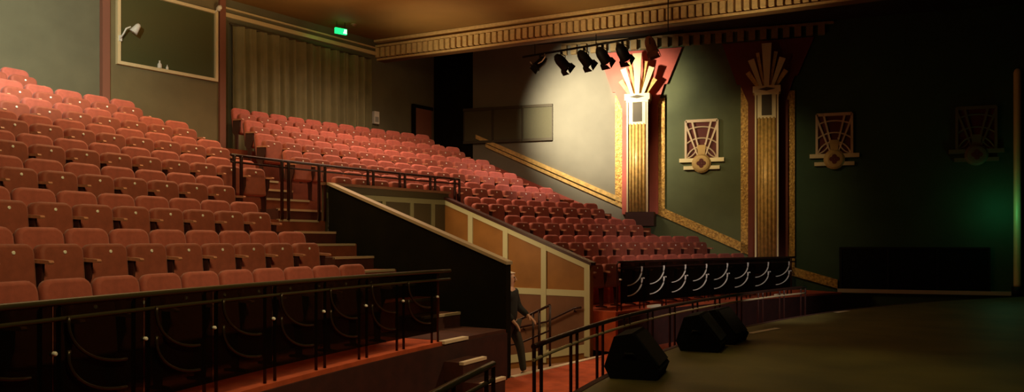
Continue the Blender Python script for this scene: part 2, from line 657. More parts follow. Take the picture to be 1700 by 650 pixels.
mb.prism([(7.18, -.05), (11.32, -.85), (11.32, -1.0), (7.18, -.2)], VX0 + .12, VX1, 'yz')
struct(mb.build('floor_ramp', M['ramp']))
mb = MB()
mb.box(VX0 + .1, .55, 7.14, 7.24, -.03, .012)
struct(mb.build('trim_threshold', M['nosing_white']))

# ----------------------------------------------------------------------------------------------
# tip-up seats
# ----------------------------------------------------------------------------------------------
PITCH = .52
lean = Matrix.Rotation(math.radians(-9), 4, 'X')


def seat_meshes():
    d = {}
    back = Matrix.Translation((0, .20, .44)) @ lean
    mb = MB()
    mb.pad(.482, 0.0, .597, .085, .095, .03, 0, .028, back, taper=-.01)
    d['backrest'] = mb.mesh('backrest', M['fabric'], True)
    mb = MB()
    mb.pad(.472, .01, .57, .03, .08, .03, .085, .008, back)
    d['back_shell'] = mb.mesh('back_shell', M['seat_shell'], True)
    tip = Matrix.Translation((0, .0, .40)) @ Matrix.Rotation(math.radians(-5), 4, 'X')
    mb = MB()
    mb.pad(.464, 0.0, .478, .12, .085, .05, 0, .026, tip)
    d['seat'] = mb.mesh('seat', M['fabric_seat'], True)
    mb = MB()
    mb.lathe([(.017, -.004), (.017, .007), (.012, .010)], 10, tip @ Matrix.Translation((.01, 0, .40)) @ Matrix.Rotation(PI / 2, 4, 'X'))
    d['number_plate'] = mb.mesh('number_plate', M['plate'])
    mb = MB()
    # arm pad with rounded front, sloping slightly to the back
    prof = [(-.105, .695), (-.115, .710), (-.105, .728), (.16, .745), (.22, .742), (.22, .715), (-.05, .700)]
    mb.prism(prof, -.025, .025, 'yz')
    d['armrest'] = mb.mesh('armrest', M['arm_wood'])
    mb = MB()
    # iron standard: foot, column and side plate under the arm
    mb.prism([(-.02, .70), (.24, .72), (.25, .45), (.17, .36), (.15, .04), (.24, .025), (.24, 0), (-.02, 0), (-.02, .025), (.07, .04), (.06, .40), (-.01, .55)], -.013, .013, 'yz')
    d['standard'] = mb.mesh('standard', M['seat_shell'])
    return d


SM = seat_meshes()


def seat_proto(two_arms):
    t = thing('theatre_seat', 'seat', 'seat')

    def part(name, parent, x=0):
        o = bpy.data.objects.new(name, SM[name])
        C.objects.link(o)
        o.parent = parent
        o.location.x = x
        return o
    b = part('backrest', t)
    part('back_shell', b)
    s = part('seat', t)
    part('number_plate', s)
    for x in ((-PITCH / 2, PITCH / 2) if two_arms else (-PITCH / 2,)):
        part('armrest', t, x)
        part('standard', t, x)
    return t


protos = {False: seat_proto(False), True: seat_proto(True)}
used = {False: False, True: False}
ORD = ['', 'first', 'second', 'third', 'fourth', 'fifth', 'sixth', 'seventh', 'eighth', 'ninth', 'tenth', 'eleventh', 'twelfth', 'thirteenth', 'fourteenth']
ROWNAME = ['back row', 'second row from back', 'third row from back', 'fourth row from back', 'middle row', 'fourth row from front', 'third row from front', 'second row from front', 'front row']
LEFT = {0: (-6.26, 2, 0), 1: (-6.79, 6, 0), 2: (-7.28, 8, 0), 3: (-7.75, 9, 0), 4: (-8.23, 10, 0), 5: (-8.59, 8, 0), 6: (-8.69, 8, 0), 7: (-9.14, 9, 0), 8: (-9.43, 10, 0)}
RIGHT = {0: (-.82, 12), 1: (-1.17, 13), 2: (-1.59, 14), 3: (-1.63, 14), 4: (-1.40, 14), 5: (1.69, 9), 6: (1.87, 9), 7: (1.92, 11), 8: (1.70, 12)}


def put_seat(k, s, two, label, group):
    p = protos[two]
    o = p if not used[two] else copy_tree(p)
    used[two] = True
    R = RA - PK * k
    pos, a = arc(R, s)
    o.location = (pos.x, pos.y, floor_z(k))
    o.rotation_euler = (0, 0, -a)
    tag(o, label, 'seat', group)


for k, (s0, n, _) in LEFT.items():
    for j in range(n):
        q = n - j
        word = 'nearest the aisle,' if q == 1 else ORD[q] + ' from the aisle,'
        put_seat(k, s0 + PITCH * j, j == n - 1, 'red tip-up seat, %s %s of the left bank' % (word, ROWNAME[k]), 'tip-up seats of the left bank, ' + ROWNAME[k])
for k, (s0, n) in RIGHT.items():
    ref = 'the aisle' if k < 5 else 'the panelled wall'
    for j in range(n):
        q = j + 1
        word = ('nearest ' if q == 1 else ORD[q] + ' from ') + ref + ','
        put_seat(k, s0 + PITCH * j, j == n - 1, 'red tip-up seat, %s %s of the right bank' % (word, ROWNAME[k]), 'tip-up seats of the right bank, ' + ROWNAME[k])

# ----------------------------------------------------------------------------------------------
# balustrades
# ----------------------------------------------------------------------------------------------
def arcpt(R, s, z, dr=0.0):
    a = s / R
    return Vector(((R + dr) * math.sin(a), CY + (R + dr) * math.cos(a), z))


def rail_pts(R, s0, s1, z, n=None):
    n = n or max(3, int(abs(s1 - s0) / .3))
    return [arcpt(R, s0 + (s1 - s0) * i / n, z) for i in range(n + 1)]


def balustrade(name, label, R, s0, s1, zb, zt, posts, panels=None, mirrored=False, m=None, arcs=True, gap=.15, rail_m=None, pr=.016, second_m=None):
    m = m or M['rail']
    t = thing(name, label, 'railing', arcpt(R, (s0 + s1) / 2, zb))
    inv = Matrix.Translation(-t.location)

    def prt(nm, mb, mm, parent=t, smooth=True):
        for i, v in enumerate(mb.v):
            mb.v[i] = v - t.location
        return mb.build(nm, mm, parent, smooth)
    prt('top_rail', MB().tube(rail_pts(R, s0, s1, zt), .024, 8), rail_m or m)
    prt('second_rail', MB().tube(rail_pts(R, s0, s1, zt - .11), .016, 8), second_m or rail_m or m)
    for s in posts:
        for d in (-gap / 2, gap / 2):
            if s0 - .01 <= s + d <= s1 + .01:
                dr = .03 if panels else 0
                prt('post', MB().tube([arcpt(R, s + d, zb, dr), arcpt(R, s + d, zt - .05, dr), arcpt(R, s + d, zt, dr * .2)], pr, 8), m)
        if panels:
            b = MB()
            b.lathe([(.016, -.03), (.016, .012), (.009, .02)], 8, frame_at(arcpt(R, s, zt - .33, -.01), (math.cos(s / R), -math.sin(s / R), 0)) @ Matrix.Rotation(PI / 2, 4, 'X'))
            prt('bolt', b, M['chrome'])
    if panels:
        z0, z1 = panels
        for sa, sb in zip(posts[:-1], posts[1:]):
            a, b = sa + .006, sb - .006
            g = MB()
            n = 4
            vs = []
            for i in range(n + 1):
                s = a + (b - a) * i / n
                for dr in (-.004, .004):
                    for z in (z0, z1):
                        vs.append(arcpt(R, s, z, dr))
            fs = []
            for i in range(n):
                p, q = 4 * i, 4 * (i + 1)
                fs += [(p, q, q + 1, p + 1), (p + 2, p + 3, q + 3, q + 2), (p + 1, q + 1, q + 3, p + 3), (p, p + 2, q + 2, q)]
            fs += [(0, 1, 3, 2), (4 * n, 4 * n + 2, 4 * n + 3, 4 * n + 1)]
            g.add(vs, fs)
            prt('smoked_panel', g, M['smoked'], smooth=False)
            if arcs:
                for zc, rz_ in ((zt - .14, .31), (zt - .36, .29)):
                    pts = []
                    a, b = sa + gap / 2 + .02, sb - gap / 2 - .02
                    wdt = (b - a) * .82
                    for i in range(13):
                        th = math.radians(-8 + 98 * i / 12)
                        u = math.cos(th) * wdt          # from the tall end
                        z = zc - rz_ * math.sin(th)
                        s = (b - wdt + u) if not mirrored else (a + wdt - u)
                        # the tall end sits at one post, the low end near the other
                        pts.append(arcpt(R, s, z, -.03))
                    prt('curved_bar', MB().tube(pts, .012 if mirrored else .020, 8, r_end=.012 if mirrored else .009), M['chrome_shaded'] if mirrored else M['chrome'])
    return t


ZF = floor_z(8)
left_posts = [-10.55, -9.74, -8.91, -8.12, -7.30, -6.48, -5.69, -4.91, -4.11]
balustrade('balustrade', 'dark double-post balustrade with smoked panels in front of the left bank of seats', 25.6, -10.6, -3.78, ZF, 1.68, left_posts, (ZF + .14, 1.66), True, rail_m=M['rail_green'])
right_posts = [1.44, 2.26, 3.08, 3.90, 4.72, 5.54, 6.36, 7.18, 8.02]
balustrade('balustrade', 'dark balustrade with pairs of bright curved bars in front of the right bank', 25.6, 1.36, 8.2, ZF, 1.68, right_posts, (ZF + .14, 1.66), False)
low_l = [-9.3, -8.45, -7.65]
balustrade('stage_rail', 'short length of dark handrail at the bottom of the picture, near the front steps', 23.0, -9.8, -7.58, 0, 1.21, low_l, rail_m=M['rail_green'])
low_r = [-6.49, -5.45, -4.62, -3.7, -2.85, -2.0, -1.1, -.2, .7, 1.6, 2.5, 3.4]
balustrade('stage_rail', 'long curved double handrail with paired posts along the stage edge', 23.0, -6.60, 3.5, 0, 1.21, low_r, gap=.19, second_m=M['cap_tan'])
balustrade('guard_rail', 'dark guard rail with paired posts above the sunken entrance, below the middle row', VR - .02, -4.36, 1.62, floor_z(5) if False else floor_z(4), 3.45, [-4.22, -3.18, -2.30, -1.03, -.13, .78, 1.55], pr=.028)


# handrail inside the entrance
t = thing('handrail', 'dark sloping handrail beside the person in the entrance', 'handrail', (-.9, 7.3, 0))
def rel(mb, t):
    for i, v in enumerate(mb.v):
        mb.v[i] = v - t.location
    return mb
rel(MB().tube([(-.9, 7.28, 1.02), (-.9, 7.9, .74), (-.9, 9.2, .42)], .022, 8), t).build('top_rail', M['rail'], t, True)
rel(MB().tube([(-.9, 7.28, .60), (-.9, 7.9, .34), (-.9, 9.2, .02)], .016, 8), t).build('second_rail', M['rail'], t, True)
for y in (7.28, 7.50, 7.62, 8.4):
    ramp_z = -.05 - (y - 7.18) * .193
    top = 1.02 - (y - 7.28) * .45 if y < 7.9 else .74 - (y - 7.9) * .246
    rel(MB().tube([(-.9, y, ramp_z), (-.9, y, top)], .02, 8), t).build('post', M['rail'], t, True)
t = thing('wall_handrail', 'dark handrail fixed to the panelled wall of the entrance', 'handrail', (VX1 - .07, 7.9, .8))
rel(MB().tube([(VX1 - .07, 7.85, .82), (VX1 - .07, 8.0, .80), (VX1 - .07, 8.65, .50), (VX1 - .07, 9.6, .28)], .02, 8), t).build('rail', M['rail'], t, True)
for y, z in ((8.0, .78), (9.2, .36)):
    rel(MB().tube([(VX1, y, z - .06), (VX1 - .07, y, z - .04), (VX1 - .07, y, z)], .016, 6), t).build('bracket', M['rail'], t, True)

# ----------------------------------------------------------------------------------------------
# pilasters with fan capitals
# ----------------------------------------------------------------------------------------------
def fin(mb, x0, z0, x1, z1, w0, w1, y0, y1, m, chev=.03):
    """flat blade from (x0,z0) to (x1,z1), width w0 at foot and w1 at head"""
    d = Vector((x1 - x0, z1 - z0)).normalized()
    n = Vector((-d.y, d.x))
    a, b = Vector((x0, z0)), Vector((x1, z1))
    pts = [a - n * w0 / 2, a + n * w0 / 2, b + n * w1 / 2, b - n * w1 / 2]
    mb.prism([(p.x, p.y) for p in pts], y0, y1, 'xz', m)


def pilaster(y, zbase, label, paint='pink'):
    m0 = wframe(y)
    base = m0 @ Vector((0, 0, zbase))
    t = bpy.data.objects.new('pilaster', None)
    C.objects.link(t)
    t.matrix_world = frame_at(base, WD)
    tag(t, label, 'pilaster', 'fan-topped gilt pilasters')
    I = Matrix.Translation((0, 0, -zbase))
    # stepped wall shield behind the fan
    sh = [(-1.20, 7.62), (1.22, 7.62), (.80, 6.60), (.72, 6.60), (.50, 5.92), (-.50, 5.92), (-.72, 6.45), (-.80, 6.45)]
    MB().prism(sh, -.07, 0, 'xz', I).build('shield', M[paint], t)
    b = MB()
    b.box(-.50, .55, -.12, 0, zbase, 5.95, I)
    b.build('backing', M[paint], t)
    # shaft core
    b = MB()
    b.box(-.30, .30, -.40, -.12, zbase, 6.14, I)
    b.build('shaft', M['maroon'], t)
    b = MB()
    for i in range(5):
        x = -.19 + i * .095
        b.tube([(x, -.405, zbase + .06), (x, -.405, 5.45)], .034, 8, mtx=I)
    b.box(-.235, .235, -.41, -.40, zbase + .06, 5.45, I)
    b.build('fluting', M['gold'], t, True)
    b = MB()
    for x in (-.285, .285):
        b.box(x - .022, x + .022, -.44, -.38, zbase + .04, 6.14, I)
    b.build('edge_strip', M['gold_light'], t)
    # neck with dark tablet
    b = MB()
    b.box(-.24, .24, -.43, -.39, 5.42, 6.14, I)
    n_ = b.build('neck', M['gold_light'], t)
    b = MB()
    b.box(-.13, .13, -.445, -.425, 5.50, 6.06, I)
    b.build('tablet', M['bronze_panel'], n_)
    # capital band with a lozenge
    b = MB()
    b.box(-.36, .36, -.47, -.05, 6.12, 6.30, I)
    b.box(-.32, .32, -.45, -.05, 6.06, 6.13, I)
    c_ = b.build('capital', M['gold_light'], t)
    MB().prism([(-.22, 6.21), (0, 6.26), (.22, 6.21), (0, 6.16)], -.485, -.465, 'xz', I).build('lozenge', M['bronze_panel'], c_)
    # fan of blades: three long and two short dark ones behind
    for spec, mm, nm in (((0, 6.30, 0, 7.46, .12, .26, -.44, -.36), 'gold_light', 'fan_blade'),
                         ((-.15, 6.30, -.41, 7.05, .08, .17, -.40, -.33), 'gold_light', 'fan_blade'),
                         ((.15, 6.30, .41, 7.05, .08, .17, -.40, -.33), 'gold_light', 'fan_blade'),
                         ((-.08, 6.30, -.24, 7.24, .05, .09, -.33, -.26), 'gold', 'back_blade'),
                         ((.08, 6.30, .24, 7.24, .05, .09, -.33, -.26), 'gold', 'back_blade'),
                         ((-.22, 6.30, -.50, 6.72, .08, .13, -.33, -.26), 'gold', 'back_blade'),
                         ((.22, 6.30, .50, 6.72, .08, .13, -.33, -.26), 'gold', 'back_blade')):
        b = MB()
        fin(b, *spec, I)
        b.build(nm, M[mm], t)
    b = MB()
    b.box(-.34, .48, -.46, 0, zbase - .35, zbase + .05, I)
    b.build('plinth', M['seat_shell'], t)
    return t


pilaster(10.71, 2.86, 'brightly lit gilt pilaster with fan capital, between the grey and green bays')
pilaster(7.33, 1.57, 'dimmer gilt pilaster with fan capital nearer the stage, beside the dark green wall', 'pink_shaded')

# ----------------------------------------------------------------------------------------------
# fretwork wall plaques
# ----------------------------------------------------------------------------------------------
def plaque(y, label, proto=None):
    if proto:
        t = copy_tree(proto)
    else:
        t = bpy.data.objects.new('wall_plaque', None)
        C.objects.link(t)
        W2, Z0, Z1 = .44, .30, 1.42
        MB().box(-W2, W2, -.03, 0, Z0, Z1).build('backing', M['maroon'], t)
        b = MB()
        for x in (-W2, W2):
            b.box(x - .03, x + .03, -.09, -.03, Z0, Z1)
        b.box(-W2, W2, -.09, -.03, Z1 - .05, Z1 + .03)
        b.build('frame', M['plaque'], t)
        b = MB()
        for a in (-33, -13, 13, 33):
            r = math.radians(a)
            L = 1.2 if abs(a) < 20 else 1.26
            x1, z1 = math.sin(r) * L, .26 + math.cos(r) * L
            x1 = max(-W2, min(W2, x1))
            z1 = min(z1, Z1)
            fin(b, math.sin(r) * .2, .26 + math.cos(r) * .2, x1, z1, .035, .055, -.085, -.03, None)
        for rr, amax in ((.42, 82), (.66, 42), (.98, 27)):
            pts = []
            for i in range(15):
                a = math.radians(-amax + 2 * amax * i / 14)
                pts.append((math.sin(a) * rr, -.06, .26 + math.cos(a) * rr))
            b.tube(pts, .022, 6)
        # side scallops
        for sx in (-1, 1):
            pts = [(sx * (W2 - .34 * math.sin(math.radians(q))), -.06, .36 + .42 * (1 - math.cos(math.radians(q)))) for q in range(0, 91, 15)]
            b.tube(pts, .020, 6)
        b.build('fretwork', M['plaque'], t)
        b = MB()
        b.prism([(-.62, .24), (.62, .24), (.62, .35), (-.62, .35)], -.10, -.02, 'xz')
        b.prism([(-.50, .03), (.50, .03), (.50, .13), (-.50, .13)], -.10, -.02, 'xz')
        b.build('bar', M['gold_light'], t)
        b = MB()
        b.lathe([(.27, 0), (.27, .10), (.22, .14), (.17, .15)], 20, Matrix.Translation((0, 0, .20)) @ Matrix.Rotation(PI / 2, 4, 'X'))
        fin(b, 0, .30, 0, .72, .16, .24, -.10, -.03, None)
        bo = b.build('boss', M['boss_gold'], t)
        b = MB()
        for dx, dz in ((.07, 0), (-.07, 0), (0, .07), (0, -.07)):
            b.lathe([(.062, .14), (.062, .162)], 12, Matrix.Translation((dx, 0, .20 + dz)) @ Matrix.Rotation(PI / 2, 4, 'X'))
        b.build('rosette', M['maroon'], bo)
    t.matrix_world = frame_at(wallpt(y, 0, 4.08), WD)
    tag(t, label, 'wall plaque', 'fretwork wall plaques')
    return t


pl = plaque(9.02, 'gold fretwork fan plaque on the lit green bay between the two pilasters')
plaque(5.68, 'gold fretwork fan plaque on the dark wall just past the second pilaster', pl)
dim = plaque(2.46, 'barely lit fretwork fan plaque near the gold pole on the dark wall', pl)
M['plaque_shaded'] = mat('plaque_shaded', (0.16, 0.13, 0.06), 0.7)  # shaded copy of the plaque material, low light is in the colour
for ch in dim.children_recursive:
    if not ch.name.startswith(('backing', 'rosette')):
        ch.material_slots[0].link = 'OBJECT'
        ch.material_slots[0].material = M['plaque_shaded']

# gold pole by the stage edge
t = thing('gold_pole', 'tall cream-gold pole standing against the dark green wall at the stage', 'pole', (0, 0, 0))
t.matrix_world = frame_at(wallpt(1.6, .12, .93), WD)
MB().lathe([(.02, 5.48), (.06, 5.45), (.085, 5.38), (.085, .06), (.085, 0)], 14).build('shaft', M['pole'], t, True)
MB().box(-.05, .05, -.02, .12, 4.5, 4.56).build('bracket', M['pole'], t)
MB().lathe([(.13, 0), (.13, -.23), (.12, -.23)], 14).build('foot', M['black'], t, True)

# low dark masking screen against the wall
t = thing('masking_screen', 'low wide black masking screen standing against the dark green wall', 'screen', (0, 0, 0))
t.matrix_world = frame_at(wallpt(5.53, .06, .70), WD)
Ls = 3.5
MB().box(0, Ls, -.01, .02, .05, 1.18).build('cloth', M['black_matt'], t)
b = MB()
for x in (0, Ls / 3, 2 * Ls / 3, Ls):
    b.box(x - .03, x + .03, -.03, .03, 0, 1.21)
b.box(0, Ls, -.03, .03, 1.17, 1.22)
b.box(0, Ls, -.03, .03, .03, .08)
b.build('frame', M['black'], t)

# three dark acoustic panels on the bay wall
t0 = None
names = ['nearest the back corner', 'in the middle of the three', 'nearest the lit wall']
for i in range(3):
    y = 16.0 - i * .93
    t = thing('acoustic_panel', 'dark framed wall panel, the one ' + names[i], 'panel', (0, 0, 0), 0, 'dark wall panels on the side wall')
    t.matrix_world = frame_at(wallpt(y, 0, 5.16), WD)
    Lp = .93 / -WD.y - .012
    MB().box(.03, Lp - .03, -.045, 0, .04, .98).build('panel_face', M['acoustic'], t)
    b = MB()
    b.box(0, Lp, -.10, 0, .98, 1.06)
    b.box(0, Lp, -.10, 0, -.04, .04)
    b.box(0, .03, -.07, 0, .04, .98)
    b.box(Lp - .03, Lp, -.07, 0, .04, .98)
    b.build('frame', M['bronze_panel'], t)

# ----------------------------------------------------------------------------------------------
# curtain, wall box, exit sign, little lamps on the booth window
# ----------------------------------------------------------------------------------------------
mb = MB()
x0, x1 = -.42, 4.15
n = 260
vs, fs = [], []
ph = [random.uniform(0, 6.28) for _ in range(6)]
for i in range(n + 1):
    u = i / n
    x = x0 + (x1 - x0) * u
    for j, z in enumerate((3.9, 5.0, 6.2, 7.3)):
        g = .6 + .4 * (3 - j) / 3
        y = YB - .19 + 1.55 * g * (.055 * math.sin(x * 21 + 1.3 * math.sin(x * 2.3 + ph[0])) + .030 * math.sin(x * 37 + ph[1] + j * .2) + .03 * math.sin(x * 7 + ph[2]))
        vs.append((x, y, z))
for i in range(n):
    for j in range(3):
        a = i * 4 + j
        fs.append((a, a + 4, a + 5, a + 1))
mb.add(vs, fs)
t = thing('curtain', 'long dark olive pleated curtain hanging on the back wall behind the right bank', 'curtain', (2, YB - .16, 3.9))
rel(mb, t).build('cloth', M['curtain'], t, True)
rel(MB().tube([(-.45, YB - .16, 7.32), (4.2, YB - .16, 7.32)], .025, 8), t).build('track', M['bronze_panel'], t, True)

# dim reddish doorway reveal in the back corner
mb = MB()
mb.box(6.15, 6.9, YB - .07, YB, 4.1, 6.2)
d = struct(mb.build('door_1', M['strip_paint']))
mb = MB()
mb.box(6.05, 6.15, YB - .1, YB, 4.1, 6.3)
mb.box(6.15, 6.95, YB - .1, YB, 6.2, 6.3)
mb.build('door_frame', M['dark_wall'], d)

t = thing('wall_box', 'small white wall box with a grey face beside the curtain', 'wall box', (4.50, YB, 5.50))
MB().box(-.10, .10, -.09, -.0, 0, .36).build('case', M['white'], t)
MB().box(-.065, .065, -.10, -.085, .05, .2).build('face', M['grey_face'], t)

t = thing('exit_sign', 'small glowing green exit sign hanging from the brown ceiling', 'exit sign', (2.58, 16.3, 7.62), -.25)
MB().box(-.17, .17, -.03, .03, 0, .15).build('case', M['exit'], t)
b = MB()
b.lathe([(.014, 0), (.014, .004)], 8, Matrix.Translation((.10, -.032, .12)) @ Matrix.Rotation(PI / 2, 4, 'X'))
b.prism([(.06, .02), (.085, .02), (.11, .06), (.125, .10), (.09, .10), (.075, .06)], -.036, -.031, 'xz')
b.box(.125, .155, -.036, -.031, .02, .13)
b.build('pictogram', M['exit_white'], t)
for x in (-.12, .12):
    MB().tube([(x, 0, .15), (x, 0, .33)], .008, 6).build('hanger', M['black'], t)

t = thing('smoke_detector', 'small pale smoke detector on the ceiling by the exit sign', 'smoke detector', (2.95, 16.2, 7.95))
MB().lathe([(.07, 0), (.07, -.03), (.045, -.055), (.01, -.06)], 14).build('body', M['brown_panel'], t, True)
MB().lathe([(.075, .0), (.075, -.012)], 14).build('base', M['nosing'], t, True)

# clip lamp on the left of the booth window
t = thing('clip_lamp', 'white swan-neck spotlight clipped to the left edge of the booth window', 'lamp', (-3.12, YB - .15, 6.42))
MB().box(-.03, .03, -.03, .02, -.06, .06).build('clamp', M['white'], t)
MB().tube([(0, -.02, 0), (.03, -.10, .10), (.06, -.14, .20), (.14, -.18, .25)], .017, 8).build('arm', M['white'], t, True)
sh = MB()
sh.lathe([(.03, .16), (.055, .12), (.065, .06), (.09, -.06), (.085, -.06)], 14, Matrix.Translation((.22, -.20, .19)) @ Matrix.Rotation(.5, 4, 'Y') @ Matrix.Rotation(.3, 4, 'X'))
sh.build('shade', M['white'], t, True)
t = thing('clip_lamp', 'small white lamp on the upper right corner of the booth window', 'lamp', (-.80, YB - .15, 7.50))
MB().tube([(-.03, 0, 0), (-.02, -.05, .06), (0, -.09, .1)], .014, 8).build('arm', M['white'], t, True)
MB().lathe([(.02, .07), (.055, .03), (.06, -.05), (.05, -.06)], 12, Matrix.Translation((.0, -.12, .10)) @ Matrix.Rotation(1.0, 4, 'X')).build('shade', M['white'], t, True)
for x, s, lb in ((-2.21, 1.0, 'small white bottle on the sill of the booth window'), (-2.03, .62, 'tiny white cup on the sill of the booth window')):
    o = MB().lathe([(.045 * s, 0), (.05 * s, .02), (.045 * s, .09 * s), (.018 * s, .13 * s), (.018 * s, .17 * s), (.006, .175 * s)], 10).build('bottle' if s == 1 else 'cup', M['white'], None, True)
    o.location = (x, YB - .125, wz0 + .02)
    tag(o, lb, 'bottle' if s == 1 else 'cup')

# ----------------------------------------------------------------------------------------------
# lantern bar with stage lights
# ----------------------------------------------------------------------------------------------
LX = 5.80
t = thing('lighting_bar', 'black lighting bar hanging under the dentil cornice, carrying the spotlights', 'lighting bar', (LX, 10.3, 7.10))
rel(MB().tube([(LX, 7.9, 7.10), (LX, 12.6, 7.10)], .03, 8), t).build('bar', M['black'], t, True)
for y in (8.3, 10.3, 12.2):
    rel(MB().tube([(LX, y, 7.10), (LX, y, 8.05)], .014, 6), t).build('hanger', M['black'], t, True)


def par_can(y, z, aim, label, m='black', scale=1.0):
    t = thing('spotlight', label, 'stage light', (LX, y, 7.10), 0, 'stage lights on the lighting bar')
    body = Matrix.Translation((0, 0, z - 7.10))
    d = Vector(aim).normalized()
    q = d.to_track_quat('-Z', 'Y').to_matrix().to_4x4()
    mm = body @ q
    s = scale
    MB().lathe([(.06 * s, .24 * s), (.115 * s, .16 * s), (.14 * s, .06 * s), (.14 * s, -.16 * s), (.155 * s, -.17 * s), (.155 * s, -.20 * s), (.13 * s, -.20 * s)], 16, mm).build('can', M[m], t, True)
    MB().lathe([(.125 * s, -.19 * s), (.11 * s, -.185 * s), (.02, -.18 * s)], 16, mm).build('lens', M['grille'], t, True)
    b = MB()
    side = d.cross(Vector((0, 0, 1))).normalized()
    c = Vector((0, 0, z - 7.10))
    b.tube([c + side * .16 * s, c + side * .17 * s + Vector((0, 0, .13)), Vector((0, 0, -.09)), c - side * .17 * s + Vector((0, 0, .13)), c - side * .16 * s], .012, 6)
    b.build('yoke', M['black'], t, True)
    MB().box(-.03, .03, -.025, .025, -.10, -.034).build('hook_clamp', M['chrome'] if m == 'chrome' else M['black'], t)
    # barn doors
    b = MB()
    for a in range(4):
        r = Matrix.Rotation(a * PI / 2, 4, 'Z')
        b.prism([(-.10 * s, 0), (.10 * s, 0), (.14 * s, -.13 * s), (-.14 * s, -.13 * s)], .15 * s, .158 * s, 'xz', mm @ r @ Matrix.Translation((0, 0, -.20 * s)))
    b.build('barn_doors', M[m], t)
    return t


toward = (.55, -.5, -.55)
tangled = par_can(12.02, 6.86, (-.4, .5, -.6), 'tangled spotlight with bright metal clamp, at the far end of the bar', 'black', .85)
lb = ['first plain black spotlight after the tangled one on the bar', 'second plain black spotlight on the bar', 'third plain black spotlight on the bar', 'black spotlight just left of the lit fan capital']
for i, y in enumerate((11.35, 10.65, 10.11, 9.54)):
    par_can(y, 6.80, (.5, -.2 + .05 * i, -.45), lb[i])
par_can(8.76, 6.86, (.1, -.3, -1), 'brown round spotlight hanging above the lit fan capital', 'brown_lamp', .95)
MB().tube([(-.05, .30, -.18), (-.09, .20, -.28), (-.12, .05, -.30), (-.14, -.14, -.24), (-.14, -.24, -.14), (-.1, -.20, -.04)], .016, 6).build('cable_loop', M['chrome'], tangled, True)

# ----------------------------------------------------------------------------------------------
# wedge monitors, tape and a painted lit patch on the stage
# ----------------------------------------------------------------------------------------------
def wedge(x, y, rz, label):
    t = thing('stage_monitor', label, 'loudspeaker', (x, y, .70), rz, 'wedge monitors on the stage edge')
    # profile in local yz: sloped baffle faces -y (the performers)
    prof = [(-.22, 0), (.24, 0), (.30, .12), (.20, .42), (.02, .46), (-.26, .10)]
    MB().prism(prof, -.34, .34, 'yz').build('cabinet', M['black_matt'], t)
    b = MB()
    nrm = Vector((0, -.36, .28)).normalized()
    mm = frame_at((0, -.125, .29), (1, 0, 0), nrm)
    b.box(-.30, .30, -.19, .19, -.005, .012, mm)
    b.build('grille', M['grille'], t)
    for sx in (-1, 1):
        MB().tube([(sx * .345, -.02, .22), (sx * .365, 0, .26), (sx * .365, .08, .26), (sx * .345, .10, .22)], .014, 6).build('handle', M['black'], t, True)
    MB().lathe([(.02, 0), (.02, .02), (.012, .024)], 8, Matrix.Translation((.28, .29, .10)) @ Matrix.Rotation(-PI / 2, 4, 'X')).build('socket', M['grey_face'], t)
    return t


wedge(-4.48, 3.80, .55 - .25, 'black wedge stage monitor, nearer one, beside the red gangway carpet')
wedge(-2.2, 4.05, .35 - .1, 'black wedge stage monitor, farther one, further along the stage edge')
wedge(-1.35, 4.12, .1, 'black wedge stage monitor close behind the farther one, in deep shadow')
for (x, y, rz, L, lb) in ((.27, 4.10, -.12, .95, 'strip of white tape on the stage floor at its curved edge'),
                          (4.45, 3.98, -.2, .5, 'short white tape mark far along the stage edge, below the masking screen'),
                          (-3.3, 4.16, .15, .42, 'yellowish strip in place of a lit patch, between the wedge monitors')):  # the last strip is a patch of light made as a solid strip
    o = MB().box(-L / 2, L / 2, -.05, .05, 0, .004).build('tape_and_lit_strip', M['tape'])
    o.location = (x, y, .7005)
    o.rotation_euler = (0, 0, rz)
    tag(o, lb, 'tape', 'tape marks on the stage')

# small lit step markers along the right platform
for i, (x, y, z, rz, L) in enumerate(((2.65, 7.13, floor_z(8), -.1, .40), (7.5, 6.15, floor_z(8), -.30, .38))):
    o = MB().box(-L / 2, L / 2, -.04, .04, 0, .05).build('step_marker', M['tape'])
    o.location = (x, y, z)
    o.rotation_euler = (0, 0, rz)
    tag(o, ('white step marker at the foot of the right bank, nearer the entrance', 'white step marker at the side-wall end of the right bank')[i], 'step marker', 'white step markers')

# ----------------------------------------------------------------------------------------------
# the person in the entrance
# ----------------------------------------------------------------------------------------------
def skin_mesh(name, verts, edges, m, parent=None, sub=2, root=0):
    me = bpy.data.meshes.new(name)
    me.from_pydata([v[0] for v in verts], edges, [])
    o = bpy.data.objects.new(name, me)
    C.objects.link(o)
    md = o.modifiers.new('skin', 'SKIN')
    md.use_smooth_shade = True
    for i, v in enumerate(verts):
        sv = me.skin_vertices[0].data[i]
        r = v[1]
        sv.radius = r if isinstance(r, tuple) else (r, r)
        sv.use_root = i == root
    ss = o.modifiers.new('sub', 'SUBSURF')
    ss.levels = ss.render_levels = sub
    me.materials.append(m)
    if parent is not None:
        o.parent = parent
    return o


